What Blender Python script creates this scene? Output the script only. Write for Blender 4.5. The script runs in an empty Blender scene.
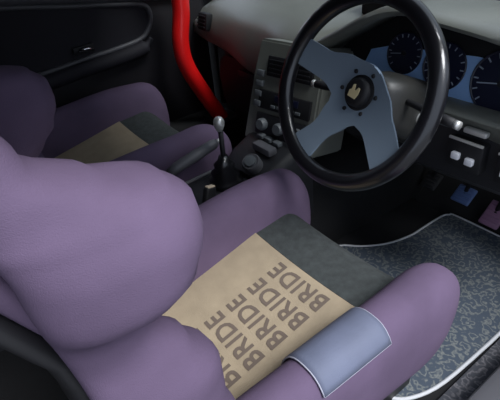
import bpy, bmesh, math, random
from mathutils import Vector, Matrix
random.seed(4)
S = bpy.context.scene
COL = S.collection
PI = math.pi

# ------------------------------------------------------------------ camera
cam_d = bpy.data.cameras.new('camera')
cam = bpy.data.objects.new('camera', cam_d)
COL.objects.link(cam)
CP = Vector((0.8952, -0.1069, 0.9308))
yaw, pit, rol, F = 0.9788, 0.6048, -0.0981, 456.88
d = Vector((-math.sin(yaw)*math.cos(pit), math.cos(yaw)*math.cos(pit), -math.sin(pit)))
r = d.cross(Vector((0, 0, 1))).normalized()
u = r.cross(d)
r2 = r*math.cos(rol) + u*math.sin(rol)
u2 = -r*math.sin(rol) + u*math.cos(rol)
cam.matrix_world = Matrix(((r2.x, u2.x, -d.x, CP.x), (r2.y, u2.y, -d.y, CP.y), (r2.z, u2.z, -d.z, CP.z), (0, 0, 0, 1)))
cam_d.sensor_fit = 'HORIZONTAL'
cam_d.sensor_width = 36.0
cam_d.lens = 36.0*F/500.0
cam_d.clip_start = 0.01
S.camera = cam

# ------------------------------------------------------------------ world and exposure
W = bpy.data.worlds.new('overcast_sky')
S.world = W
W.use_nodes = True
bg = W.node_tree.nodes['Background']
bg.inputs['Color'].default_value = (0.72, 0.82, 1.0, 1)
bg.inputs['Strength'].default_value = 1.05
sun_d = bpy.data.lights.new('hazy_sun_offscreen', 'SUN')
sun_d.energy = 5.0; sun_d.angle = math.radians(30); sun_d.color = (0.96, 0.97, 1.0)
sun = bpy.data.objects.new('hazy_sun_offscreen', sun_d); COL.objects.link(sun)
sun.rotation_euler = Vector((0.58, 0.14, 0.80)).to_track_quat('Z', 'Y').to_euler()
S.view_settings.view_transform = 'Standard'
S.view_settings.look = 'None'
S.view_settings.gamma = 1.0
S.view_settings.use_curve_mapping = False
S.view_settings.exposure = 0.0

# ------------------------------------------------------------------ materials
MATS = {}
def mat(name, col, rough=0.6, metal=0.0, bump=0.0, bscale=300.0, var=0.0, vscale=20.0, coat=0.0, sheen=0.0, spec=0.5):
    m = bpy.data.materials.new(name)
    m.use_nodes = True
    nt = m.node_tree
    b = nt.nodes['Principled BSDF']
    b.inputs['Base Color'].default_value = (*col, 1)
    b.inputs['Roughness'].default_value = rough
    b.inputs['Metallic'].default_value = metal
    b.inputs['Specular IOR Level'].default_value = spec
    b.inputs['Coat Weight'].default_value = coat
    b.inputs['Sheen Weight'].default_value = sheen
    tc = nt.nodes.new('ShaderNodeTexCoord')
    if var > 0:
        n = nt.nodes.new('ShaderNodeTexNoise')
        n.inputs['Scale'].default_value = vscale
        n.inputs['Detail'].default_value = 5
        nt.links.new(tc.outputs['Object'], n.inputs['Vector'])
        rp = nt.nodes.new('ShaderNodeValToRGB')
        rp.color_ramp.elements[0].position = 0.3
        rp.color_ramp.elements[1].position = 0.7
        rp.color_ramp.elements[0].color = (*[c*(1-var) for c in col], 1)
        rp.color_ramp.elements[1].color = (*[min(1, c*(1+var)) for c in col], 1)
        nt.links.new(n.outputs['Fac'], rp.inputs['Fac'])
        nt.links.new(rp.outputs['Color'], b.inputs['Base Color'])
    if bump > 0:
        n2 = nt.nodes.new('ShaderNodeTexNoise')
        n2.inputs['Scale'].default_value = bscale
        n2.inputs['Detail'].default_value = 3
        nt.links.new(tc.outputs['Object'], n2.inputs['Vector'])
        bp = nt.nodes.new('ShaderNodeBump')
        bp.inputs['Strength'].default_value = bump
        bp.inputs['Distance'].default_value = 0.002
        nt.links.new(n2.outputs['Fac'], bp.inputs['Height'])
        nt.links.new(bp.outputs['Normal'], b.inputs['Normal'])
    MATS[name] = m
    return m

def scroll_mat(name, dark, light, scale, amount):
    """woven carpet with curling silver scrolls"""
    m = mat(name, dark, 0.85, bump=0.5, bscale=600)
    nt = m.node_tree
    b = nt.nodes['Principled BSDF']
    tc = nt.nodes.new('ShaderNodeTexCoord')
    n = nt.nodes.new('ShaderNodeTexNoise')
    n.inputs['Scale'].default_value = scale*0.9
    n.inputs['Detail'].default_value = 2.0
    nt.links.new(tc.outputs['Object'], n.inputs['Vector'])
    mu = nt.nodes.new('ShaderNodeMath'); mu.operation = 'MULTIPLY'; mu.inputs[1].default_value = 6.0
    nt.links.new(n.outputs['Fac'], mu.inputs[0])
    pp = nt.nodes.new('ShaderNodeMath'); pp.operation = 'PINGPONG'; pp.inputs[1].default_value = 0.5
    nt.links.new(mu.outputs[0], pp.inputs[0])
    rp = nt.nodes.new('ShaderNodeValToRGB')
    rp.color_ramp.elements[0].position = 0.22
    rp.color_ramp.elements[0].color = (0, 0, 0, 1)
    rp.color_ramp.elements[1].position = 0.46
    rp.color_ramp.elements[1].color = (amount, amount, amount, 1)
    nt.links.new(pp.outputs[0], rp.inputs['Fac'])
    n3 = nt.nodes.new('ShaderNodeTexNoise')
    n3.inputs['Scale'].default_value = 250
    nt.links.new(tc.outputs['Object'], n3.inputs['Vector'])
    m3 = nt.nodes.new('ShaderNodeMath'); m3.operation = 'MULTIPLY'
    nt.links.new(rp.outputs['Color'], m3.inputs[0])
    m4 = nt.nodes.new('ShaderNodeMath'); m4.operation = 'MULTIPLY_ADD'; m4.inputs[1].default_value = 2.0; m4.inputs[2].default_value = -0.15
    nt.links.new(n3.outputs['Fac'], m4.inputs[0])
    nt.links.new(m4.outputs[0], m3.inputs[1])
    mx = nt.nodes.new('ShaderNodeMix'); mx.data_type = 'RGBA'
    mx.inputs[6].default_value = (*dark, 1)
    mx.inputs[7].default_value = (*light, 1)
    nt.links.new(m3.outputs[0], mx.inputs[0])
    nt.links.new(mx.outputs[2], b.inputs['Base Color'])
    return m

mat('purple', (0.116, 0.082, 0.136), 0.9, bump=0.35, bscale=900, var=0.14, vscale=9, spec=0.2)
mat('beige', (0.33, 0.265, 0.18), 0.9, bump=0.5, bscale=700, var=0.10, vscale=25)
mat('charcoal_fabric', (0.036, 0.042, 0.042), 0.9, bump=0.6, bscale=500, var=0.25, vscale=60)
mat('faint_print', (0.075, 0.085, 0.092), 0.9)
mat('print', (0.125, 0.095, 0.075), 0.9)
mat('patch', (0.115, 0.130, 0.190), 0.7, bump=0.3, bscale=700, var=0.08, vscale=20)
mat('stitch', (0.45, 0.45, 0.52), 0.8)
mat('shell_black', (0.012, 0.012, 0.014), 0.5)
mat('plastic_black', (0.006, 0.006, 0.008), 0.6, bump=0.2, bscale=900)
mat('plastic_dark', (0.012, 0.012, 0.015), 0.5, bump=0.25, bscale=800)
mat('dash_grey', (0.165, 0.172, 0.152), 0.36, bump=0.2, bscale=700, var=0.08, vscale=6, spec=0.7)
mat('shroud_grey', (0.028, 0.028, 0.026), 0.35, bump=0.2, bscale=800)
mat('door_black', (0.007, 0.006, 0.009), 0.6, bump=0.2, bscale=800)
mat('door_inset', (0.010, 0.009, 0.015), 0.75, bump=0.3, bscale=700)
mat('grey_trim', (0.085, 0.085, 0.095), 0.5)
mat('leather', (0.008, 0.008, 0.010), 0.28, bump=0.1, bscale=500, coat=0.5)
mat('spoke_metal', (0.27, 0.345, 0.43), 0.38, metal=0.35, bump=0.05, bscale=200)
mat('chrome', (0.75, 0.75, 0.78), 0.15, metal=1.0)
mat('silver', (0.62, 0.62, 0.60), 0.35, metal=0.6)
mat('gold', (0.78, 0.66, 0.38), 0.4, metal=0.3)
mat('red_paint', (0.90, 0.010, 0.010), 0.4, coat=0.3)
mat('gauge_face', (0.008, 0.010, 0.030), 0.35)
mat('gauge_plate', (0.30, 0.50, 0.85), 0.4)
mat('tick', (0.30, 0.34, 0.42), 0.5)
mat('white_plastic', (0.75, 0.75, 0.78), 0.3)
mat('button_grey', (0.10, 0.11, 0.12), 0.5)
mat('rubber', (0.02, 0.02, 0.022), 0.7)
mat('mat_trim', (0.52, 0.53, 0.55), 0.7)
mat('carpet_black', (0.006, 0.006, 0.007), 0.95, bump=0.6, bscale=500)
mat('headliner', (0.05, 0.05, 0.05), 0.9)
mat('body_paint', (0.10, 0.10, 0.11), 0.3, coat=0.5)
mat('asphalt', (0.16, 0.16, 0.16), 0.9, bump=0.6, bscale=80, var=0.2, vscale=30)
mat('buckle_cream', (0.55, 0.45, 0.33), 0.5)
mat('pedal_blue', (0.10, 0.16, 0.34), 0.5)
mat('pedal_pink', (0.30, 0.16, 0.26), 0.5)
scroll_mat('mat_scroll', (0.048, 0.064, 0.088), (0.21, 0.22, 0.20), 38, 0.7)
scroll_mat('carpet_scroll', (0.065, 0.068, 0.080), (0.22, 0.21, 0.22), 36, 0.8)
g = bpy.data.materials.new('glass'); g.use_nodes = True
nt = g.node_tree
for n in list(nt.nodes): nt.nodes.remove(n)
o_ = nt.nodes.new('ShaderNodeOutputMaterial'); tr = nt.nodes.new('ShaderNodeBsdfTransparent'); gl = nt.nodes.new('ShaderNodeBsdfGlossy')
gl.inputs['Roughness'].default_value = 0.02
tr.inputs['Color'].default_value = (0.92, 0.95, 0.93, 1)
fr = nt.nodes.new('ShaderNodeFresnel'); mxs = nt.nodes.new('ShaderNodeMixShader')
nt.links.new(fr.outputs[0], mxs.inputs[0]); nt.links.new(tr.outputs[0], mxs.inputs[1]); nt.links.new(gl.outputs[0], mxs.inputs[2])
nt.links.new(mxs.outputs[0], o_.inputs['Surface'])
MATS['glass'] = g
g2 = g.copy(); g2.name = 'tinted_glass'; MATS['tinted_glass'] = g2
for n in g2.node_tree.nodes:
    if n.type == 'BSDF_TRANSPARENT': n.inputs['Color'].default_value = (0.16, 0.17, 0.17, 1)

# ------------------------------------------------------------------ helpers
def tag(o, label, cat, group=None):
    o['label'] = label; o['category'] = cat
    if group: o['group'] = group
    return o
def struct(o, label=None, cat=None):
    o['kind'] = 'structure'
    if label: o['label'] = label
    if cat: o['category'] = cat
    return o
def empty(name, loc=(0, 0, 0), rz=0.0):
    o = bpy.data.objects.new(name, None)
    o.empty_display_size = 0.05
    o.location = loc; o.rotation_euler = (0, 0, rz)
    COL.objects.link(o)
    return o
def link(name, bm, m, parent=None, smooth=True, loc=None, rot=None, label=None):
    bmesh.ops.recalc_face_normals(bm, faces=bm.faces[:])
    me = bpy.data.meshes.new(name)
    bm.to_mesh(me); bm.free()
    me.materials.append(MATS[m])
    if smooth:
        for p in me.polygons: p.use_smooth = True
    o = bpy.data.objects.new(name, me)
    COL.objects.link(o)
    if parent is not None: o.parent = parent
    if loc is not None: o.location = loc
    if rot is not None: o.rotation_euler = rot
    if label: o['label'] = label
    return o
def subsurf(o, n=1):
    md = o.modifiers.new('sub', 'SUBSURF'); md.levels = n; md.render_levels = n
    return o
def autosmooth(o, ang=35):
    me = o.data
    import numpy as np
    bm = bmesh.new(); bm.from_mesh(me)
    for e in bm.edges:
        if len(e.link_faces) == 2 and e.calc_face_angle(0) > math.radians(ang): e.smooth = False
    bm.to_mesh(me); bm.free()
    return o
def add_loft(bm, rings, cap=True, closed=True):
    vs = [[bm.verts.new(p) for p in ring] for ring in rings]
    n = len(rings[0])
    for a, b in zip(vs, vs[1:]):
        for i in range(n if closed else n-1):
            j = (i+1) % n
            bm.faces.new((a[i], a[j], b[j], b[i]))
    if cap and closed:
        bm.faces.new(vs[0][::-1]); bm.faces.new(vs[-1])
    return vs
def add_box(bm, c, s, bev=0.0, M=None):
    q = bmesh.new()
    bmesh.ops.create_cube(q, size=1.0)
    bmesh.ops.scale(q, vec=s, verts=q.verts)
    if bev > 0:
        bmesh.ops.bevel(q, geom=q.edges[:], offset=bev, segments=2, profile=0.5, affect='EDGES')
    bmesh.ops.translate(q, vec=c, verts=q.verts)
    if M is not None: bmesh.ops.transform(q, matrix=M, verts=q.verts)
    merge(bm, q)
def merge(bm, q):
    me = bpy.data.meshes.new('tmp'); q.to_mesh(me); q.free()
    bm.from_mesh(me); bpy.data.meshes.remove(me)
def catmull(pts, k=6):
    pts = [Vector(p) for p in pts]
    out = []
    for i in range(len(pts)-1):
        p0 = pts[max(i-1, 0)]; p1 = pts[i]; p2 = pts[i+1]; p3 = pts[min(i+2, len(pts)-1)]
        for j in range(k):
            t = j/k
            out.append(0.5*((2*p1)+(-p0+p2)*t+(2*p0-5*p1+4*p2-p3)*t*t+(-p0+3*p1-3*p2+p3)*t**3))
    out.append(pts[-1])
    return out
def add_tube(bm, pts, rad, n=10, closed=False, sx=1.0):
    pts = [Vector(p) for p in pts]
    m = len(pts)
    rings = []
    up = None
    for i, p in enumerate(pts):
        a = pts[(i-1) % m] if (closed or i > 0) else p
        b = pts[(i+1) % m] if (closed or i < m-1) else p
        t = (b-a).normalized()
        if up is None:
            up = Vector((0, 0, 1)) if abs(t.z) < 0.9 else Vector((1, 0, 0))
        s = t.cross(up).normalized(); up2 = s.cross(t).normalized(); up = up2
        rr = rad[i] if isinstance(rad, (list, tuple)) else rad
        rings.append([p + s*math.cos(2*PI*k/n)*rr*sx + up2*math.sin(2*PI*k/n)*rr for k in range(n)])
    if closed: rings.append(rings[0])
    if closed:
        vs = [[bm.verts.new(q) for q in ring] for ring in rings[:-1]]
        vs.append(vs[0])
        for A, B in zip(vs, vs[1:]):
            for k in range(n):
                j = (k+1) % n
                bm.faces.new((A[k], A[j], B[j], B[k]))
    else:
        add_loft(bm, rings)
def add_lathe(bm, prof, n=32, M=None):
    """prof: list of (radius, z)"""
    q = bmesh.new()
    rings = [[(max(rd, 1e-5)*math.cos(2*PI*k/n), max(rd, 1e-5)*math.sin(2*PI*k/n), z) for k in range(n)] for rd, z in prof]
    add_loft(q, rings)
    if M is not None: bmesh.ops.transform(q, matrix=M, verts=q.verts)
    merge(bm, q)
def add_prism(bm, outline, z0, z1, M=None):
    q = bmesh.new()
    a = [q.verts.new((x, y, z0)) for x, y in outline]
    b = [q.verts.new((x, y, z1)) for x, y in outline]
    n = len(a)
    for i in range(n):
        q.faces.new((a[i], a[(i+1) % n], b[(i+1) % n], b[i]))
    q.faces.new(a[::-1]); q.faces.new(b)
    if M is not None: bmesh.ops.transform(q, matrix=M, verts=q.verts)
    merge(bm, q)
def sgn(v): return -1.0 if v < 0 else 1.0
def se(n, a, b, e=2.5):
    """superellipse points"""
    return [(a*sgn(math.cos(t))*abs(math.cos(t))**(2/e), b*sgn(math.sin(t))*abs(math.sin(t))**(2/e)) for t in [2*PI*k/n for k in range(n)]]
def lerp_tab(tab, t):
    if t <= tab[0][0]: return tab[0][1]
    for (a, va), (b, vb) in zip(tab, tab[1:]):
        if t <= b:
            w = (t-a)/(b-a); w = w*w*(3-2*w)
            return va+(vb-va)*w
    return tab[-1][1]
def frame(o, x, y, z):
    return Matrix(((x[0], y[0], z[0], o[0]), (x[1], y[1], z[1], o[1]), (x[2], y[2], z[2], o[2]), (0, 0, 0, 1)))

# ------------------------------------------------------------------ the car's shell
def plain(name, boxes, m, label=None, cat=None, bev=0.01):
    bm = bmesh.new()
    for c, s in boxes: add_box(bm, c, s, bev)
    o = autosmooth(link(name, bm, m))
    return struct(o, label, cat)

plain('ground', [((0, 0, -0.36), (14, 14, 0.1))], 'asphalt', 'grey asphalt ground under the car', 'ground', bev=0)
plain('floor', [((-0.02, 0.16, -0.03), (1.44, 1.80, 0.06))], 'carpet_black', 'black carpet floor of the car', 'floor', bev=0.004)
# toe board and firewall
bm = bmesh.new()
pr = [(1.085, 0.0), (1.19, 0.06), (1.30, 0.36), (1.30, 0.62), (1.36, 0.62), (1.36, -0.06), (1.02, -0.06)]
add_loft(bm, [[(x, y, z) for y, z in pr] for x in (-0.74, 0.70)])
struct(autosmooth(link('wall_front', bm, 'carpet_black')), 'black carpeted firewall behind the pedals', 'firewall')
# transmission tunnel
bm = bmesh.new()
rings = []
for y in (-0.70, 0.4, 0.8, 1.2):
    w = 0.10 + 0.05*max(0, (y-0.4))
    rings.append([(-w-0.03, y, -0.02), (-w, y, 0.12), (-w+0.03, y, 0.21), (0, y, 0.235), (w-0.03, y, 0.21), (w, y, 0.12), (w+0.03, y, -0.02)])
add_loft(bm, rings)
struct(link('trim_1', bm, 'carpet_black'), 'black carpeted transmission tunnel between the seats', 'tunnel')
plain('trim_8', [((0.678, 0.30, 0.003), (0.055, 1.5, 0.012))], 'carpet_scroll', 'grey patterned carpet strip along the door sill', 'carpet', bev=0.003)
# left sill plinth and right sill
plain('trim_2', [((-0.665, 0.25, 0.075), (0.15, 1.7, 0.17))], 'carpet_black', 'black carpeted sill plinth below the far door', 'sill', bev=0.02)
plain('trim_3', [((0.755, 0.25, -0.02), (0.11, 1.9, 0.20))], 'body_paint', 'dark painted door sill beside the patterned carpet', 'sill', bev=0.02)
plain('wall_rear', [((0.0, -0.80, 0.52), (1.4, 0.06, 1.16))], 'carpet_black', 'black bulkhead behind the seats', 'wall')
# rear quarter on the driver's side behind the door opening
plain('wall_right', [((0.70, -0.62, 0.50), (0.06, 0.36, 1.10))], 'carpet_black', 'black quarter trim behind the door opening', 'wall')
plain('wall_left', [((-0.70, -0.66, 0.50), (0.06, 0.46, 1.10))], 'carpet_black', 'black quarter trim behind the far door', 'wall')
# roof
bm = bmesh.new()
rings = []
for y, z in ((-0.84, 1.06), (-0.4, 1.10), (0.1, 1.11), (0.40, 1.08), (0.62, 1.02)):
    rings.append([(-0.62, y, z-0.11), (-0.45, y, z-0.015), (0, y, z), (0.45, y, z-0.015), (0.66, y, z-0.11), (0.67, y, z-0.08), (0.45, y, z+0.02), (0, y, z+0.035), (-0.45, y, z+0.02), (-0.63, y, z-0.06)])
add_loft(bm, rings)
struct(link('ceiling', bm, 'headliner'), 'grey headliner of the roof', 'roof')
# A pillars
for i, s in enumerate((-1, 1)):
    bm = bmesh.new()
    add_tube(bm, [(s*0.62, 0.55, 0.98), (s*0.67, 0.90, 0.82), (s*0.71, 1.22, 0.64)], 0.03, 10)
    struct(link('trim_%d' % (4+i), bm, 'headliner'), ('far' if s < 0 else 'driver side') + ' sloping windscreen pillar', 'pillar')
bm = bmesh.new()
vs = [bm.verts.new(p) for p in ((-0.69, 1.24, 0.66), (0.69, 1.24, 0.66), (0.58, 0.60, 1.045), (-0.58, 0.60, 1.045))]
bm.faces.new(vs)
struct(link('window_1', bm, 'glass'), 'sloping windscreen above the dashboard', 'windscreen')

# left door with its card
door = empty('door_1', (-0.70, 0.3, 0.12)); struct(door, 'black far door with a curved armrest recess and chrome handle', 'door')
def dl(x, y, z): return (x+0.70, y-0.3, z-0.12)
bm = bmesh.new()
add_box(bm, dl(-0.735, 0.20, 0.40), (0.07, 1.30, 0.56), 0.02)
link('door_card', bm, 'door_black', door)
bm = bmesh.new()   # belt line moulding at the top of the card
add_tube(bm, [dl(-0.70, y, 0.735-0.150*y) for y in [-0.45+0.1*k for k in range(13)]], 0.022, 10)
link('belt_moulding', bm, 'grey_trim', door)
loop = [(-0.20, 0.735), (0.15, 0.688), (0.35, 0.655), (0.53, 0.628), (0.600, 0.610), (0.617, 0.575), (0.598, 0.530), (0.555, 0.502), (0.443, 0.490), (0.352, 0.486), (0.196, 0.474), (0.0, 0.46), (-0.20, 0.44)]
cl = catmull([dl(-0.697, y, z) for y, z in loop], 5)
bm = bmesh.new()
add_tube(bm, cl, 0.009, 8)
link('recess_lip', bm, 'grey_trim', door)
bm = bmesh.new()
q = [(v.y, v.z) for v in cl]
a = [bm.verts.new((0.0015, y, z)) for y, z in q]; b = [bm.verts.new((-0.02, y, z)) for y, z in q]
for i in range(len(a)): bm.faces.new((a[i], a[(i+1) % len(a)], b[(i+1) % len(a)], b[i]))
bm.faces.new(a); bm.faces.new(b)
link('inset_panel', bm, 'door_inset', door, smooth=False)
bm = bmesh.new()   # armrest shelf below the recess
ar = catmull([dl(-0.685, y, z-0.028) for y, z in loop[6:]], 5)
add_tube(bm, ar, [0.010]*4+[0.026]*(len(ar)-4), 12)
link('armrest', bm, 'door_inset', door)
bm = bmesh.new()
add_box(bm, dl(-0.692, 0.352, 0.520), (0.012, 0.075, 0.026), 0.004)
hb = link('handle_bezel', bm, 'plastic_black', door)
bm = bmesh.new()
add_tube(bm, [dl(-0.680, 0.332, 0.520), dl(-0.674, 0.352, 0.524), dl(-0.674, 0.378, 0.519)], [0.004, 0.006, 0.004], 8)
link('handle', bm, 'chrome', hb, label='small chrome inner door handle')
bm = bmesh.new()   # speaker pod / lower pocket
add_box(bm, dl(-0.690, 0.10, 0.27), (0.03, 0.55, 0.16), 0.012)
link('map_pocket', bm, 'door_inset', door)
bm = bmesh.new()
vs = [bm.verts.new(dl(*p)) for p in ((-0.73, -0.45, 0.80), (-0.73, 0.78, 0.66), (-0.60, 0.44, 1.08), (-0.58, -0.40, 1.10))]
bm.faces.new(vs)
link('window_glass', bm, 'tinted_glass', door)
# fixed corner and jamb in front of the door
plain('trim_6', [((-0.735, 1.05, 0.32), (0.08, 0.36, 0.64))], 'carpet_black', 'black kick panel in front of the far door', 'panel')
# driver side kick panel
plain('trim_7', [((0.735, 1.14, 0.28), (0.06, 0.36, 0.66))], 'carpet_black', 'black kick panel beside the driver footwell', 'panel')

# the driver's door, swung open
od = empty('door_2', (0.78, 1.14, 0.10), math.radians(68)); struct(od, 'dark open driver door swung out from its front hinges', 'door')
bm = bmesh.new(); add_box(bm, (0.0, -0.58, 0.28), (0.09, 1.14, 0.62), 0.025); link('door_shell', bm, 'body_paint', od)
bm = bmesh.new(); add_box(bm, (-0.052, -0.58, 0.30), (0.02, 1.04, 0.52), 0.01); link('door_card', bm, 'door_black', od)
bm = bmesh.new(); add_tube(bm, [(-0.075, -0.25, 0.36), (-0.085, -0.45, 0.34), (-0.085, -0.85, 0.34), (-0.07, -0.98, 0.36)], [0.014, 0.03, 0.03, 0.014], 12); link('armrest', bm, 'door_inset', od)
bm = bmesh.new(); add_box(bm, (-0.068, -0.60, 0.13), (0.03, 0.55, 0.14), 0.012); link('map_pocket', bm, 'door_inset', od)
bm = bmesh.new(); add_tube(bm, [(-0.07, -0.34, 0.44), (-0.082, -0.38, 0.442), (-0.078, -0.42, 0.44)], 0.006, 8); link('handle', bm, 'chrome', od)
bm = bmesh.new()
vs = [bm.verts.new(p) for p in ((0.0, -0.15, 0.57), (0.0, -1.12, 0.57), (0.09, -1.05, 0.92), (0.09, -0.60, 0.90))]
bm.faces.new(vs); link('window_glass', bm, 'tinted_glass', od)

# ------------------------------------------------------------------ seats
def text_mesh(s, size):
    cu = bpy.data.curves.new('t', 'FONT')
    cu.body = s; cu.size = size; cu.align_x = 'CENTER'; cu.align_y = 'CENTER'
    cu.offset = size*0.022
    cu.space_character = 1.12
    cu.resolution_u = 3
    o = bpy.data.objects.new('t', cu); COL.objects.link(o)
    dg = bpy.context.evaluated_depsgraph_get()
    me = bpy.data.meshes.new_from_object(o.evaluated_get(dg))
    bpy.data.objects.remove(o); bpy.data.curves.remove(cu)
    return me

def cz(x, y):
    """cushion top height in the seat's own frame"""
    z = 0.222 + 0.060*max(0, min(1, y/0.345)) + 0.006*max(0, min(1, (y-0.345)/0.08))
    if y > 0.43:
        t = (y-0.43)/0.06
        z -= 0.05*t*t
    return z + 0.35*x*x

def wing(side, top):
    """one side bolster of the backrest: shoulder lobe above a hip bolster"""
    k = top/0.80
    front = [(0.10, 0.03), (0.22, 0.075), (0.36, 0.050), (0.44, 0.034), (0.50, 0.034), (0.545, 0.006), (0.585, -0.030), (0.615, -0.026), (0.640, -0.004), (0.668, 0.024), (0.695, 0.035), (0.722, 0.034), (0.744, 0.014), (0.758, -0.030), (0.785, -0.078), (0.84, -0.098), (0.862, -0.11)]
    back = [(0.10, -0.09), (0.5, -0.105), (0.70, -0.120), (0.80, -0.145), (0.862, -0.135)]
    thick = [(0.10, 0.040), (0.18, 0.048), (0.50, 0.046), (0.572, 0.027), (0.605, 0.030), (0.66, 0.060), (0.705, 0.060), (0.735, 0.048), (0.756, 0.038), (0.83, 0.032), (0.862, 0.008)]
    xc = [(0.10, 0.185), (0.5, 0.188), (0.575, 0.180), (0.61, 0.182), (0.67, 0.196), (0.72, 0.196), (0.80, 0.180), (0.862, 0.165)]
    rings = []
    zs = [0.10+0.0125*i for i in range(51)] + [0.732, 0.738, 0.744, 0.750, 0.757, 0.765, 0.775, 0.785, 0.797, 0.81, 0.825, 0.84, 0.852, 0.858, 0.862]
    for z in zs:
        f = lerp_tab(front, z); b = lerp_tab(back, z); t = lerp_tab(thick, z); x0 = lerp_tab(xc, z)
        yc = (f+b)/2; h = max((f-b)/2, 0.004)
        ring = []
        for px, py in se(28, t, h, 2.35):
            # thicker rolled edge towards the front
            w = 1.0 + 0.12*(py/h)
            ring.append((side*(x0 + px*w), yc+py, z*k))
        rings.append(ring)
    bm = bmesh.new()
    add_loft(bm, rings)
    return bm

def bolster(side):
    rings = []
    ys = [-0.06+0.02*i for i in range(24)] + [0.42+0.012*i for i in range(10)] + [0.5325, 0.537, 0.539]
    ys = sorted(set(round(y, 4) for y in ys if y <= 0.54))
    for y in ys:
        y1 = 0.41 if side > 0 else 0.445
        t = max(0.0, (y-y1)/(0.54-y1))
        s = math.sqrt(max(0.0, 1-t**(2.4 if side > 0 else 3.2))) if t > 0 else 1.0
        s = max(s, 0.05)
        top = lerp_tab([(-0.06, 0.34), (0.1, 0.352), (0.35, 0.362), (0.5, 0.352 if side < 0 else 0.372)], y) + (0.018 if side < 0 else -0.012)
        bot = 0.105
        zc = (top+bot)/2 + 0.02*(1-s)
        h = (top-bot)/2*s
        a = lerp_tab([(-0.06, 0.050), (0.3, 0.054), (0.45, 0.058), (0.54, 0.056)], y)*(s**0.75)
        x0 = lerp_tab([(-0.06, 0.190), (0.54, 0.203)], y)
        rings.append([(side*(x0+px+(pz/0.125)*0.006), y, zc+pz) for px, pz in se(28, a, h, 2.5)])
    bm = bmesh.new()
    add_loft(bm, rings)
    return bm

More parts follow.
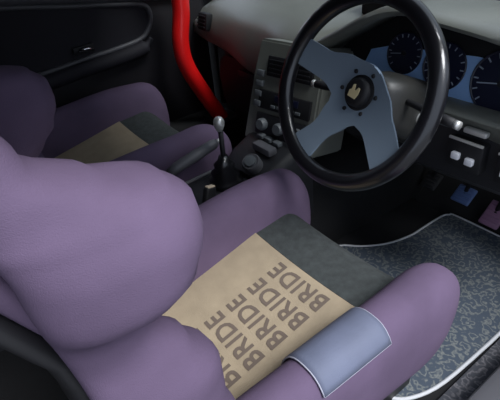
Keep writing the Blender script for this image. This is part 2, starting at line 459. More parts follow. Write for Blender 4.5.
def make_seat(loc, rz, rise, top, label, patch, rows):
    t = empty('bucket_seat', (loc[0], loc[1], 0), rz)
    tag(t, label, 'car seat', 'bucket seats')
    D = Vector((0, 0, rise))
    def part(name, bm, m, parent=t, smooth=True, label=None):
        bmesh.ops.translate(bm, vec=D, verts=bm.verts)
        return link(name, bm, m, parent, smooth, label=label)
    # centre cushion: beige rear and charcoal front
    def cushion(y0, y1, ny, inset):
        bm = bmesh.new()
        nx = 10
        top_v = [[bm.verts.new((x, y, cz(x, y)-inset)) for x in [-0.165+0.33*i/nx for i in range(nx+1)]] for y in [y0+(y1-y0)*j/ny for j in range(ny+1)]]
        for j in range(ny):
            for i in range(nx):
                bm.faces.new((top_v[j][i], top_v[j][i+1], top_v[j+1][i+1], top_v[j+1][i]))
        rim = top_v[0] + [row[-1] for row in top_v[1:]] + top_v[-1][-2::-1] + [row[0] for row in top_v[-2:0:-1]]
        low = [bm.verts.new((v.co.x, v.co.y, 0.11)) for v in rim]
        for i in range(len(rim)):
            j = (i+1) % len(rim)
            bm.faces.new((rim[i], rim[j], low[j], low[i]))
        bm.faces.new(low)
        return bm
    cu = part('seat_cushion', cushion(-0.05, 0.344, 16, 0), 'beige', label='beige woven seat panel with dark lettering' if rows else 'beige woven seat panel')
    th = part('thigh_support', cushion(0.346, 0.490, 12, 0.002), 'charcoal_fabric', label='charcoal fabric front of the seat')
    autosmooth(bpy.data.objects[cu.name], 50); autosmooth(bpy.data.objects[th.name], 50)
    for k in range(rows):
        me = text_mesh('BRIDE', 0.050)
        bm = bmesh.new(); bm.from_mesh(me); bpy.data.meshes.remove(me)
        for gx in range(-8, 9):
            bmesh.ops.bisect_plane(bm, geom=bm.verts[:]+bm.edges[:]+bm.faces[:], plane_co=(gx*0.012, 0, 0), plane_no=(1, 0, 0))
        yc = 0.312-0.053*k
        xc = 0.0255
        for v in bm.verts:
            x, y = xc - v.co.x*1.0, yc - v.co.y*1.05   # read from the front of the seat
            v.co = Vector((x, y, cz(x, y)+0.0012))
        part('lettering', bm, 'print', cu, False, label='dark printed letters reading BRIDE')
    for s in (-1, 1):
        b = part('side_bolster', bolster(s), 'purple')
        if s == 1 and patch:
            # blue grey protector sleeve wrapped over the bolster
            rings = []
            for j in range(15):
                y = 0.165+0.140*j/14
                btop = lerp_tab([(-0.06, 0.34), (0.1, 0.352), (0.35, 0.362), (0.5, 0.372)], y) - 0.012
                zc, h = (btop+0.105)/2, (btop-0.105)/2
                a = lerp_tab([(-0.06, 0.050), (0.3, 0.054), (0.45, 0.058)], y)
                x0 = lerp_tab([(-0.06, 0.190), (0.54, 0.203)], y)
                pts = se(40, a+0.004, h+0.004, 2.5)
                ring = [(x0+px+(pz/0.125)*0.006, y, zc+pz) for px, pz in pts[5:19]]
                rings.append(ring)
            bm = bmesh.new()
            add_loft(bm, rings, cap=False, closed=False)
            o = part('protector_sleeve', bm, 'patch', b, label='blue grey protector sleeve on the bolster')
            md = o.modifiers.new('th', 'SOLIDIFY'); md.thickness = 0.003; md.offset = 0
            bm = bmesh.new()
            for j in (0, 14): add_tube(bm, rings[j], 0.0016, 6)
            for e in (0, -1): add_tube(bm, [rg[e] for rg in rings], 0.0016, 6)
            part('hem', bm, 'stitch', b)
        w = part('back_bolster', wing(s, top), 'purple')
    # backrest centre, shoulders and head rest
    k = top/0.80
    rings = []
    for z in [0.16+0.03*i for i in range(29)]:
        w = lerp_tab([(0.16, 0.165), (0.66, 0.175), (0.78, 0.20), (0.84, 0.18), (0.88, 0.125), (0.97, 0.115), (1.0, 0.06)], z)
        lean = -0.05*(z-0.2) - 0.045 - 0.38*max(0, z-0.55)
        hh = lerp_tab([(0.16, 0.030), (0.7, 0.030), (0.9, 0.040), (1.0, 0.02)], z)
        rings.append([(px, lean+py-0.010, z*k) for px, py in se(28, w, hh, 3.2)])
    bm = bmesh.new(); add_loft(bm, rings)
    part('backrest', bm, 'purple')
    bm = bmesh.new()
    rings = []
    for z in [0.24+0.03*i for i in range(15)]:
        lean = -0.05*(z-0.2) - 0.045 - 0.38*max(0, z-0.55)
        rings.append([(px, lean+py+0.018, z*k) for px, py in se(20, 0.115, 0.012, 3.0)])
    add_loft(bm, rings)
    part('back_panel', bm, 'beige')
    bm = bmesh.new()
    rings = []
    for z in [0.12+0.04*i for i in range(20)]:
        w = lerp_tab([(0.12, 0.15), (0.6, 0.165), (0.78, 0.16), (0.90, 0.10)], z)
        rings.append([(px, -0.05*(z-0.2)-0.092-0.38*max(0, z-0.55)+py, z*k) for px, py in se(24, w, 0.022, 3.0)])
    add_loft(bm, rings)
    part('back_shell', bm, 'shell_black', label='black moulded back shell')
    # moulded shell under and behind
    bm = bmesh.new()
    add_box(bm, (0, 0.20, 0.100), (0.44, 0.52, 0.09), 0.03)
    part('shell', bm, 'shell_black')
    for s in (-1, 1):
        bm = bmesh.new()
        h = rise + 0.075
        add_box(bm, (s*0.19, 0.22, h/2), (0.03, 0.50, h), 0.004)
        link('mounting_rail', bm, 'shell_black', t)
    return t

make_seat((0.389, 0.0), math.radians(0.6), 0.0, 0.80, 'purple bucket seat with blue grey sleeve and lettered beige panel beside the steering wheel', True, 5)
make_seat((-0.36, 0.004), 0.0, 0.028, 0.80, 'dark purple bucket seat with plain beige panel beside the far door', False, 0)

# ------------------------------------------------------------------ floor mat
fm = empty('floor_mat', (0.43, 0.72, 0)); tag(fm, 'grey scroll patterned floor mat with pale piping under the pedals', 'floor mat')
mat_pts = [(0.642, 0.70), (0.642, 1.03), (0.63, 1.055), (0.60, 1.065), (0.33, 1.065), (0.300, 1.055), (0.288, 1.03), (0.284, 0.95), (0.281, 0.88), (0.258, 0.80), (0.215, 0.735), (0.17, 0.69), (0.16, 0.62), (0.16, 0.44), (0.18, 0.41), (0.22, 0.405), (0.54, 0.402), (0.585, 0.412), (0.615, 0.45), (0.635, 0.53)]
ol = [(p.x-0.43, p.y-0.72) for p in catmull([(x, y, 0) for x, y in mat_pts+mat_pts[:1]], 4)[:-1]]
bm = bmesh.new(); add_prism(bm, ol, 0.0, 0.008)
link('pile', bm, 'mat_scroll', fm, False)
bm = bmesh.new(); add_tube(bm, [(x, y, 0.006) for x, y in ol], 0.0045, 8, closed=True)
link('piping', bm, 'mat_trim', fm)

# ------------------------------------------------------------------ dashboard
dash = empty('dashboard', (0, 0.95, 0.0)); tag(dash, 'grey moulded dashboard with centre stack and black glove box', 'dashboard')
def dpart(name, bm, m, parent=dash, smooth=True, label=None, ang=40):
    bmesh.ops.translate(bm, vec=(0, -0.95, 0), verts=bm.verts)
    o = link(name, bm, m, parent, smooth, label=label)
    return autosmooth(o, ang)
# padded top
bm = bmesh.new()
rings = []
for i in range(31):
    x = -0.70 + 1.37*i/30
    e = lerp_tab([(-0.70, 0.0), (-0.64, 1.0)], x)
    yb = lerp_tab([(-0.70, 0.785), (-0.60, 0.765), (-0.25, 0.730), (-0.09, 0.690), (0.7, 0.690)], x)
    zb = lerp_tab([(-0.70, 0.468), (-0.62, 0.464), (-0.45, 0.455), (-0.25, 0.42), (-0.1, 0.46), (0.7, 0.47)], x)
    zt = lerp_tab([(-0.70, 0.575), (-0.60, 0.60), (0.0, 0.61), (0.7, 0.61)], x)
    if x > 0.03:   # behind the instruments
        rings.append([(x, 0.86, 0.50), (x, 0.855, 0.50), (x, 0.85, 0.51), (x, 0.85, 0.53), (x, 0.852, 0.56), (x, 0.86, 0.59), (x, 0.88, 0.605), (x, 0.95, zt+0.012), (x, 1.10, zt+0.03), (x, 1.22, zt+0.035), (x, 1.24, zt), (x, 1.24, 0.50)])
        continue
    rings.append([(x, yb+0.10, zb+0.005), (x, yb+0.02, zb-0.004), (x, yb, zb+0.012), (x, yb+0.003, zb+0.05), (x, yb+0.02, zt-0.05), (x, yb+0.05, zt-0.018), (x, yb+0.10, zt), (x, 0.95, zt+0.012), (x, 1.10, zt+0.03), (x, 1.22, zt+0.035), (x, 1.24, zt), (x, 1.24, zb)])
add_loft(bm, rings)
o = dpart('dash_pad', bm, 'dash_grey', ang=60)
# lower black panel and glove box
bm = bmesh.new()
rings = []
for x, dy in ((-0.69, 0.08), (-0.55, 0.08), (-0.52, 0.0), (-0.3, 0.0), (-0.12, 0.0)):
    rings.append([(x, 0.80+dy, 0.47), (x, 0.79+dy, 0.30), (x, 0.83+dy, 0.14), (x, 1.0, 0.12), (x, 1.0, 0.47)])
add_loft(bm, rings)
dpart('lower_panel', bm, 'plastic_black')
bm = bmesh.new()
rings = []
for x, dz in ((-0.52, 0.03), (-0.50, 0.008), (-0.47, 0), (-0.21, 0), (-0.18, 0.008), (-0.16, 0.03)):
    rings.append([(x, 0.775, 0.435-dz), (x, 0.765, 0.36), (x, 0.772, 0.24+dz), (x, 0.82, 0.24+dz), (x, 0.82, 0.435-dz)])
add_loft(bm, rings)
gb = dpart('glove_box', bm, 'plastic_black')
bm = bmesh.new(); add_box(bm, (-0.34, 0.762, 0.40), (0.09, 0.012, 0.022), 0.004)
dpart('latch', bm, 'plastic_dark', gb)
# side vent at the far end
bm = bmesh.new()
VM = Matrix.Translation((-0.580, 0.768, 0.538)) @ Matrix.Rotation(math.radians(-12), 4, 'X')
add_box(bm, (0, 0, 0), (0.058, 0.03, 0.060), 0.008, VM)
sv = dpart('side_vent', bm, 'plastic_black')
for k in range(4):
    bm = bmesh.new(); add_box(bm, (0, -0.016, -0.018+0.012*k), (0.046, 0.006, 0.004), 0.001, VM)
    dpart('vent_slat', bm, 'plastic_dark', sv)
bm = bmesh.new(); add_box(bm, (-0.035, -0.014, -0.008), (0.006, 0.01, 0.02), 0.002, VM)
dpart('vent_wheel', bm, 'silver', sv)

# centre stack, facing the driver
CS = frame((0.005, 0.625, 0.445), Vector((0.985, 0.17, 0)).normalized(), Vector((-0.05, 0.27, 0.96)).normalized(), Vector((0.17, -0.95, 0.27)).normalized())
bm = bmesh.new()
ol = [(-0.100, 0.150), (0.10, 0.150), (0.115, 0.12), (0.115, -0.13), (-0.125, -0.13), (-0.112, 0.06)]
add_prism(bm, ol, -0.16, 0.0, CS)
bmesh.ops.bevel(bm, geom=[e for e in bm.edges], offset=0.006, segments=2, affect='EDGES')
st = dpart('centre_stack', bm, 'dash_grey', label='grey centre stack with radio and switches')
def sp(name, boxes, m, bev=0.002):
    bm = bmesh.new()
    for c, s in boxes: add_box(bm, c, s, bev, CS)
    return dpart(name, bm, m, st)
sp('radio', [((0.010, -0.005, 0.002), (0.175, 0.050, 0.012))], 'plastic_black')
sp('radio_screen', [((0.020, 0.004, 0.009), (0.080, 0.018, 0.003))], 'gauge_face', 0.001)
for k in range(5): sp('radio_button', [((-0.022+0.021*k, -0.018, 0.009), (0.016, 0.008, 0.005))], 'button_grey', 0.001)
for k in range(4): sp('switch', [((-0.080, 0.062-0.027*k, 0.005), (0.024, 0.016, 0.012))], 'button_grey')
sp('vent_surround', [((0.015, 0.085, 0.002), (0.15, 0.052, 0.010))], 'plastic_black')
for k in range(4): sp('vent_slat', [((0.015, 0.068+0.011*k, 0.008), (0.135, 0.003, 0.006))], 'plastic_dark', 0.0005)
sp('heater_panel', [((0.012, -0.072, 0.002), (0.18, 0.058, 0.010))], 'plastic_dark')
for k in range(3):
    bm = bmesh.new()
    add_lathe(bm, [(0, 0.0), (0.017, 0.0), (0.017, 0.012), (0.013, 0.018), (0, 0.018)], 20, CS @ Matrix.Translation((-0.05+0.06*k, -0.072, 0.006)))
    dpart('heater_knob', bm, 'button_grey', st)
for k in range(4): sp('slider_mark', [((-0.04+0.034*k, -0.110, 0.001), (0.022, 0.012, 0.008))], 'plastic_black', 0.001)

# instrument binnacle
hood_line = [(0.022, 0.500), (0.030, 0.535), (0.056, 0.566), (0.134, 0.613), (0.192, 0.648), (0.244, 0.672), (0.300, 0.683), (0.365, 0.675), (0.498, 0.660), (0.58, 0.635), (0.63, 0.595), (0.645, 0.50)]
hl = [(v.x, v.z) for v in catmull([(x, 0, z) for x, z in hood_line], 5)]
bm = bmesh.new()
rings = []
for y, grow, drop in ((0.710, 0.004, 0.0), (0.704, 0.012, 0.0), (0.710, 0.020, 0.0), (0.74, 0.024, 0.002), (0.84, 0.026, 0.004), (0.905, 0.024, 0.008), (0.912, -0.01, 0.02)):
    cx, c2 = 0.32, 0.50
    rings.append([(cx+(x-cx)*(1+grow/0.30), y+0.06*max(0, (x-0.3))*0, z+grow*(1 if z > 0.52 else 0)-drop*(z-0.5)/0.15) for x, z in hl])
inner = [[(x, y, z) for x, z in hl] for y in (0.84, 0.72)]
add_loft(bm, inner + rings, cap=False, closed=False)
hood = dpart('binnacle_hood', bm, 'dash_grey', ang=70)
md = hood.modifiers.new('th', 'SOLIDIFY'); md.thickness = 0.002
bm = bmesh.new()   # black demister slot behind the hood, then the rear of the dash top
add_loft(bm, [[(x, y, z+0.02*math.cos((x-0.3)*3.0)) for y, z in ((0.905, 0.668), (0.932, 0.666), (0.932, 0.60), (0.905, 0.60))] for x in [0.02+0.06*k for k in range(11)]])
dpart('demister_slot', bm, 'plastic_black')
bm = bmesh.new()
add_loft(bm, [[(x, y, z+0.02*math.cos((x-0.3)*3.0)) for y, z in ((0.933, 0.672), (1.05, 0.668), (1.20, 0.645), (1.20, 0.58), (0.933, 0.60))] for x in [0.02+0.06*k for k in range(11)]])
dpart('dash_top_rear', bm, 'dash_grey')
# instrument plate and lower lip
GT = math.radians(14)
GX, GY, GZ = Vector((1, 0, 0)), Vector((0, math.sin(GT), math.cos(GT))), Vector((0, -math.cos(GT), math.sin(GT)))
GM = frame((0.32, 0.815, 0.545), GX, GY, GZ)
pl = [(x-0.32, (z-0.545)) for x, z in hl]
bm = bmesh.new(); add_prism(bm, [(x*1.03, z*1.04) for x, z in pl], -0.012, 0.0, GM)
cl_ = dpart('instrument_plate', bm, 'plastic_black', label='black instrument panel with blue trimmed gauges')
bm = bmesh.new()
add_prism(bm, [(-0.200, -0.028), (-0.185, 0.018), (-0.13, 0.036), (-0.02, 0.044), (0.09, 0.052), (0.20, 0.046), (0.278, 0.02), (0.278, -0.042), (0.0, -0.045), (-0.17, -0.042)], 0.0, 0.003, GM)
dpart('blue_faceplate', bm, 'gauge_plate', cl_, label='light blue plate between the gauges')
GA = [(-0.086, 0.026, 0.046), (0.022, 0.018, 0.050), (0.155, 0.012, 0.064), (0.250, 0.000, 0.024)]
for gx, gy, gr in GA:
    M = GM @ Matrix.Translation((gx, gy, 0.003))
    bm = bmesh.new(); add_lathe(bm, [(0, 0), (gr, 0), (gr, 0.003), (0, 0.003)], 40, M)
    gg = dpart('gauge', bm, 'gauge_face', cl_)
    for k in range(13):
        a = math.radians(225-270*k/12)
        bm = bmesh.new()
        add_box(bm, (gr*0.86, 0, 0.0035), (gr*0.16, gr*0.045, 0.0012), 0, M @ Matrix.Rotation(a, 4, 'Z'))
        dpart('tick', bm, 'tick', gg, False)
    bm = bmesh.new()
    add_box(bm, (gr*0.38, 0, 0.006), (gr*0.80, gr*0.04, 0.0015), 0, M @ Matrix.Rotation(math.radians(190), 4, 'Z'))
    dpart('needle', bm, 'tick', gg, False)
    bm = bmesh.new(); add_lathe(bm, [(0, 0.003), (gr*0.13, 0.003), (gr*0.11, 0.009), (0, 0.009)], 16, M)
    dpart('needle_cap', bm, 'plastic_black', gg)
    bm = bmesh.new(); add_tube(bm, [M @ Vector((gr*math.cos(t), gr*math.sin(t), 0.003)) for t in [2*PI*k/40 for k in range(40)]], 0.0022, 6, closed=True)
    dpart('gauge_ring', bm, 'gauge_face', gg)
bm = bmesh.new()   # lower lip of the binnacle
rings = []
for x in (0.0, 0.2, 0.4, 0.64):
    rings.append([(x, 0.725, 0.505), (x, 0.715, 0.512), (x, 0.722, 0.520), (x, 0.82, 0.503), (x, 0.82, 0.47), (x, 0.74, 0.47)])
add_loft(bm, rings)
dpart('binnacle_lip', bm, 'dash_grey', ang=70)
# knee panel
bm = bmesh.new()
rings = []
for x, dy in ((0.09, 0.05), (0.13, 0.0), (0.40, 0.0), (0.67, 0.02)):
    rings.append([(x, 0.735+dy, 0.505), (x, 0.728+dy, 0.45), (x, 0.74+dy, 0.36), (x, 0.775+dy, 0.33), (x, 0.90, 0.33), (x, 0.90, 0.505)])
add_loft(bm, rings)
kp = dpart('knee_panel', bm, 'plastic_dark', ang=30)
# switch boxes on the knee panel
for cx, w in ((0.478, 0.078), (0.583, 0.078)):
    bm = bmesh.new(); add_box(bm, (cx, 0.728, 0.432), (w, 0.03, 0.066), 0.006)
    sb = dpart('switch_box', bm, 'plastic_black', kp)
    bm = bmesh.new(); add_box(bm, (cx, 0.7125, 0.466), (w*0.95, 0.006, 0.005), 0.001)
    dpart('switch_bezel', bm, 'silver', sb)
    for k, (dx, dz) in enumerate(((-0.015, -0.002), (0.016, -0.006))):
        bm = bmesh.new(); add_box(bm, (cx+dx, 0.710, 0.432+dz), (0.018, 0.012, 0.016), 0.003)
        dpart('push_button', bm, 'white_plastic', sb)
# small round vent dial right of the column
bm = bmesh.new(); add_box(bm, (0.40, 0.722, 0.488), (0.075, 0.016, 0.014), 0.004)
dpart('trim_switch', bm, 'button_grey', kp)
bm = bmesh.new(); add_box(bm, (0.49, 0.722, 0.488), (0.05, 0.016, 0.012), 0.004)
dpart('trim_switch', bm, 'silver', kp)

# ------------------------------------------------------------------ steering column
WT = 0.4191
WC = Vector((0.3278, 0.5299, 0.5891))
WX, WU = Vector((1, 0, 0)), Vector((0, math.sin(WT), math.cos(WT)))
WA = WX.cross(WU)
WM = frame(WC, WX, WU, WA)
col = empty('steering_column', WC); tag(col, 'dark plastic steering column shroud with stalks behind the wheel', 'steering column')
CM = frame((0, 0, 0), WX, WU, WA)
bm = bmesh.new()
rings = []
for z, a, b, dy in ((-0.055, 0.022, 0.022, 0), (-0.062, 0.036, 0.036, 0), (-0.075, 0.048, 0.048, -0.004), (-0.13, 0.062, 0.064, -0.010), (-0.20, 0.066, 0.070, -0.016), (-0.25, 0.060, 0.064, -0.02)):
    rings.append([CM @ Vector((x, y+dy, z)) for x, y in se(28, a, b, 3.0)])
add_loft(bm, rings)
link('shroud', bm, 'shroud_grey', col)
bm = bmesh.new(); add_tube(bm, [CM @ Vector((0, 0, -0.03)), CM @ Vector((0, 0, -0.07))], 0.02, 16)
link('boss', bm, 'plastic_black', col)
for s, dz, nm in ((1, 0.008, 'stalk'), (-1, -0.004, 'stalk')):
    bm = bmesh.new()
    pts = [CM @ Vector((s*0.04, dz, -0.115)), CM @ Vector((s*0.09, dz-0.004, -0.105)), CM @ Vector((s*0.15, dz-0.010, -0.095)), CM @ Vector((s*0.175, dz-0.012, -0.092))]
    add_tube(bm, pts, [0.006, 0.007, 0.010, 0.009], 10)
    sk = link(nm, bm, 'plastic_black', col)
    bm = bmesh.new(); add_tube(bm, [CM @ Vector((s*0.175, dz-0.012, -0.092)), CM @ Vector((s*0.184, dz-0.0125, -0.091))], 0.0085, 10)
    link('stalk_tip', bm, 'silver', sk)
bm = bmesh.new()
add_tube(bm, [CM @ Vector((0.050, -0.02, -0.17)), CM @ Vector((0.072, -0.02, -0.165))], 0.013, 14)
link('ignition_lock', bm, 'silver', col)

# ------------------------------------------------------------------ steering wheel
wh = empty('steering_wheel', WC); wh.matrix_world = WM @ Matrix.Rotation(math.radians(-30), 4, 'Z')
tag(wh, 'black leather sports steering wheel with three grey metal spokes', 'steering wheel')
RR = 0.175
bm = bmesh.new()
pts = [(RR*math.cos(t), RR*math.sin(t), 0) for t in [2*PI*k/96 for k in range(96)]]
rings = []
for k in range(96):
    t = 2*PI*k/96
    grip = 1.0 + 0.05*math.cos(t*2)
    rings.append([((RR+px*grip)*math.cos(t), (RR+px*grip)*math.sin(t), pz*grip) for px, pz in se(14, 0.0172, 0.0160, 2.0)])
vs = [[bm.verts.new(p) for p in rg] for rg in rings]
for k in range(96):
    A, B = vs[k], vs[(k+1) % 96]
    for i in range(14):
        bm.faces.new((A[i], A[(i+1) % 14], B[(i+1) % 14], B[i]))
link('rim', bm, 'leather', wh)
# spokes: one per direction, dished towards the hub
def dish(x, y): return -0.038*(1-min(1, math.hypot(x, y)/0.165))**1.0 if True else 0
def spoke(outline, name):
    bm = bmesh.new()
    n = len(outline[0])
    top = [[bm.verts.new((x, y, dish(x, y)+0.0025)) for x, y in row] for row in outline]
    bot = [[bm.verts.new((x, y, dish(x, y)-0.0025)) for x, y in row] for row in outline]
    R_, C_ = len(outline), n
    for i in range(R_-1):
        for j in range(C_-1):
            bm.faces.new((top[i][j], top[i][j+1], top[i+1][j+1], top[i+1][j]))
            bm.faces.new((bot[i][j], bot[i+1][j], bot[i+1][j+1], bot[i][j+1]))
    for i in range(R_-1):
        for j in (0, C_-1):
            bm.faces.new((top[i][j], top[i+1][j], bot[i+1][j], bot[i][j]))
    for j in range(C_-1):
        for i in (0, R_-1):
            bm.faces.new((top[i][j], top[i][j+1], bot[i][j+1], bot[i][j]))
    return autosmooth(link(name, bm, 'spoke_metal', wh), 50)
def arm(ang, HI, LO):
    rows = []
    ca, sa = math.cos(math.radians(ang)), math.sin(math.radians(ang))
    for i in range(15):
        t = i/14
        x = 0.168*t
        hi = lerp_tab(HI, t); lo = lerp_tab(LO, t)
        row = [lo+(hi-lo)*j/5 for j in range(6)]
        rows.append([(x*ca-y*sa, x*sa+y*ca) for y in row])
    return rows
# upper edges hump over the hub, the arms narrow towards the rim
spoke(arm(192, [(0, 0.046), (0.22, 0.040), (0.5, 0.026), (1, 0.030)], [(0, -0.058), (0.3, -0.050), (0.65, -0.030), (1, -0.026)]), 'spoke')
spoke(arm(-9, [(0, 0.058), (0.3, 0.054), (0.6, 0.042), (1, 0.034)], [(0, -0.046), (0.22, -0.040), (0.5, -0.026), (1, -0.032)]), 'spoke')
bm = bmesh.new()
add_lathe(bm, [(0, -0.040), (0.054, -0.034), (0.058, -0.028), (0.056, -0.0225), (0.03, -0.0285), (0, -0.031)], 48)
autosmooth(link('hub_plate', bm, 'spoke_metal', wh), 50)
rows = []
for i in range(12):
    t = i/11
    y = -0.035-0.133*t
    w = lerp_tab([(0, 0.050), (0.2, 0.036), (0.55, 0.024), (1, 0.033)], t)
    rows.append([(-w+2*w*j/4, y) for j in range(5)])
spoke(rows, 'spoke')
bm = bmesh.new()
add_lathe(bm, [(0, -0.045), (0.036, -0.045), (0.036, -0.028), (0.032, -0.026), (0.029, -0.026), (0.0275, -0.018), (0.024, -0.014), (0.018, -0.0125), (0, -0.012)], 40)
hb = link('horn_button', bm, 'plastic_black', wh)
autosmooth(hb, 40)
bm = bmesh.new()   # cream and gold crest, two points with a notch
add_prism(bm, [(-0.011, -0.012), (0.008, -0.012), (0.011, -0.002), (0.010, 0.010), (0.006, 0.011), (0.002, 0.003), (-0.001, 0.004), (-0.004, 0.014), (-0.008, 0.012), (-0.008, 0.003), (-0.012, 0.0)], -0.0135, -0.0105, Matrix.Rotation(math.radians(20), 4, 'Z'))
link('crest', bm, 'gold', hb, False, label='cream and gold crest')
for k in range(6):
    a = math.radians(30+60*k)
    bm = bmesh.new()
    add_lathe(bm, [(0, -0.03), (0.0042, -0.03), (0.0042, -0.022), (0.003, -0.020), (0, -0.020)], 12, Matrix.Translation((0.0425*math.cos(a), 0.0425*math.sin(a), -0.002)))
    link('bolt', bm, 'plastic_black', wh)

# ------------------------------------------------------------------ centre console
con = empty('centre_console', (0, 0.3, 0.2)); tag(con, 'black centre console between the bucket seats', 'centre console')
def cpart(name, bm, m, parent=con, ang=40, label=None):
    bmesh.ops.translate(bm, vec=(0, -0.3, -0.2), verts=bm.verts)
    return autosmooth(link(name, bm, m, parent, label=label), ang)
bm = bmesh.new()
rings = []
for y, z, w in ((-0.30, 0.27, 0.075), (0.05, 0.273, 0.078), (0.30, 0.275, 0.080), (0.42, 0.277, 0.088), (0.475, 0.278, 0.092)):
    rings.append([(-w-0.005, y, 0.12), (-w, y, z-0.025), (-w+0.012, y, z-0.005), (-w+0.025, y, z), (w-0.025, y, z), (w-0.012, y, z-0.005), (w, y, z-0.025), (w+0.005, y, 0.12)])
add_loft(bm, rings)
cpart('console_body', bm, 'plastic_dark')
for sx in (-1, 1):
    bm = bmesh.new(); add_tube(bm, [(sx*0.080, y, z) for y, z in ((0.10, 0.270), (0.30, 0.272), (0.40, 0.274), (0.47, 0.275))], 0.005, 8)
    cpart('side_edge', bm, 'grey_trim')
# riser that joins the console to the centre stack
bm = bmesh.new()
rings = []
for y, z, w in ((0.476, 0.292, 0.092), (0.52, 0.318, 0.10), (0.60, 0.350, 0.105), (0.64, 0.360, 0.105)):
    rings.append([(-w-0.005, y, 0.12), (-w, y, z-0.025), (-w+0.012, y, z-0.005), (-w+0.025, y, z), (w-0.025, y, z), (w-0.012, y, z-0.005), (w, y, z-0.025), (w+0.005, y, 0.12)])
add_loft(bm, rings)
ri = dpart('stack_riser', bm, 'plastic_dark')
DM = Matrix.Translation((0.03, 0.500, 0.305)) @ Matrix.Rotation(math.radians(32), 4, 'X') @ Matrix.Rotation(math.radians(15), 4, 'Y')
bm = bmesh.new(); add_lathe(bm, [(0, 0), (0.026, 0), (0.026, 0.030), (0.022, 0.036), (0.019, 0.034), (0, 0.034)], 28, DM)
dpart('dial_housing', bm, 'grey_trim', ri)
bm = bmesh.new(); add_lathe(bm, [(0, 0.032), (0.016, 0.032), (0.015, 0.042), (0, 0.044)], 24, DM)
dpart('dial', bm, 'button_grey', ri)
bm = bmesh.new(); add_box(bm, (0.018, 0.546, 0.340), (0.075, 0.03, 0.022), 0.006)
dpart('ashtray_lip', bm, 'grey_trim', ri)
for k in range(3):
    bm = bmesh.new(); add_box(bm, (-0.035+0.035*k, 0.578, 0.348), (0.026, 0.018, 0.012), 0.003)
    dpart('rocker_switch', bm, 'button_grey', ri)
# gear lever
gl_ = empty('gear_lever', (0.0, 0.425, 0.284)); tag(gl_, 'gear lever with silver round knob rising from the console', 'gear lever')
bm = bmesh.new()
rings = []
for z, w in ((0.0, 0.044), (0.012, 0.042), (0.02, 0.034), (0.032, 0.036), (0.044, 0.024), (0.056, 0.026), (0.068, 0.015), (0.08, 0.011)):
    rings.append([(x, y, z-0.005) for x, y in se(24, w, w, 2.6)])
add_loft(bm, rings); link('gaiter', bm, 'leather', gl_)
bm = bmesh.new(); add_tube(bm, [(0, 0, 0.03), (0.0, 0.002, 0.155)], 0.0065, 10); link('shaft', bm, 'plastic_black', gl_)
bm = bmesh.new(); add_lathe(bm, [(0, 0.146), (0.008, 0.146), (0.010, 0.152), (0.0135, 0.160), (0.0142, 0.168), (0.0125, 0.177), (0.008, 0.182), (0, 0.184)], 24)
link('knob', bm, 'silver', gl_)
# hand brake
hbk = empty('hand_brake', (-0.050, 0.115, 0.279)); tag(hbk, 'grey hand brake lever lying between the seats', 'hand brake')
bm = bmesh.new(); add_tube(bm, [(0, 0.01, 0.015), (0, 0.08, 0.035), (0, 0.19, 0.065)], [0.012, 0.011, 0.011], 12); link('lever', bm, 'plastic_black', hbk)
bm = bmesh.new(); add_tube(bm, [(0, 0.175, 0.062), (0, 0.20, 0.070), (0, 0.26, 0.082), (0, 0.315, 0.093), (0, 0.325, 0.095)], [0.012, 0.0145, 0.0155, 0.014, 0.010], 14); link('grip', bm, 'grey_trim', hbk)
bm = bmesh.new(); add_tube(bm, [(0, 0.325, 0.095), (0, 0.338, 0.0975)], 0.006, 10); link('release_button', bm, 'silver', hbk)
bm = bmesh.new()
rings = []
for z, w, l in ((0.0, 0.026, 0.07), (0.02, 0.022, 0.055), (0.045, 0.015, 0.03)):
    rings.append([(x, 0.06+y+z*0.8, z) for x, y in se(20, w, l, 2.6)])
add_loft(bm, rings); link('gaiter', bm, 'leather', hbk)
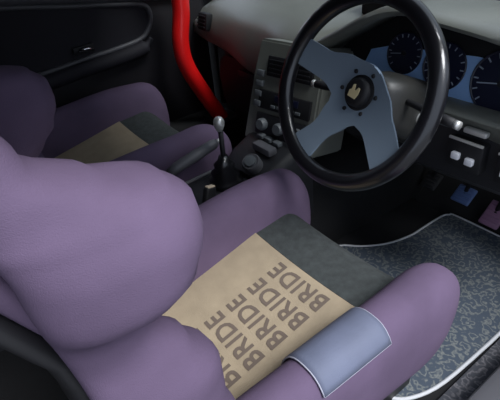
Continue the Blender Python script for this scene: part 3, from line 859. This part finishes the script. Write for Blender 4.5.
# seat belt buckles beside the console
for (x, y, z, rz), lb in zip(((0.068, 0.322, 0.280, 0.3), (-0.10, 0.16, 0.30, -0.2)), ('seat belt buckle with cream release beside the lettered seat', 'seat belt buckle standing beside the plain beige seat')):
    bk = empty('belt_buckle', (x, y, z), rz); tag(bk, lb, 'belt buckle', 'seat belt buckles')
    bm = bmesh.new(); add_box(bm, (0, 0, 0.024), (0.018, 0.034, 0.062), 0.005, Matrix.Rotation(-0.35, 4, 'X')); link('housing', bm, 'plastic_black', bk)
    bm = bmesh.new(); add_box(bm, (0, 0, 0.055), (0.013, 0.026, 0.006), 0.002, Matrix.Rotation(-0.35, 4, 'X')); link('release_button', bm, 'buckle_cream', bk)
    bm = bmesh.new(); add_box(bm, (0, 0.0, 0.004), (0.020, 0.020, 0.008), 0.002, Matrix.Rotation(-0.35, 4, 'X')); link('collar', bm, 'silver', bk)

# ------------------------------------------------------------------ roll cage bar
rb = empty('roll_bar', (-0.58, 0.78, 0.16)); tag(rb, 'bright red roll cage tube running down past the dashboard', 'roll cage')
path = [(-0.54, 0.50, 1.00), (-0.565, 0.61, 0.86), (-0.58, 0.675, 0.70), (-0.58, 0.680, 0.60), (-0.58, 0.658, 0.49), (-0.58, 0.668, 0.40), (-0.58, 0.725, 0.275), (-0.58, 0.775, 0.180), (-0.58, 0.785, 0.160)]
cp = [Vector(p)-Vector((-0.58, 0.78, 0.16)) for p in catmull(path, 8)]
bm = bmesh.new(); add_tube(bm, cp, 0.030, 18); link('tube', bm, 'red_paint', rb)
bm = bmesh.new(); add_box(bm, (-0.005, 0.012, 0.003), (0.11, 0.11, 0.008), 0.002); link('foot_plate', bm, 'plastic_dark', rb)

# ------------------------------------------------------------------ pedals
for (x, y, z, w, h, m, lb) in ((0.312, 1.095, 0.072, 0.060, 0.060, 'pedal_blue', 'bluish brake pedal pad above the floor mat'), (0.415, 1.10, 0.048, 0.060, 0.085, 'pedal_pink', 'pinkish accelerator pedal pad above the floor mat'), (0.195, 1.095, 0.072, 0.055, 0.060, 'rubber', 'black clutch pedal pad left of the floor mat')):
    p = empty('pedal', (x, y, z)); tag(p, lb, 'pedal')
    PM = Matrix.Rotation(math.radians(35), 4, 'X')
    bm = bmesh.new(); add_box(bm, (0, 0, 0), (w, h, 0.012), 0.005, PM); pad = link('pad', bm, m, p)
    for k in range(4):
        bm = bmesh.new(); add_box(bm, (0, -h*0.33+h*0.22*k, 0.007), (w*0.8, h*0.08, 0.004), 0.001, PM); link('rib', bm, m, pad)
    bm = bmesh.new(); add_tube(bm, [(0, 0.004, 0.004), (0.0, 0.06, 0.10), (0.0, 0.12, 0.20), (0, 0.15, 0.245)], 0.007, 8); link('arm', bm, 'plastic_black', p)
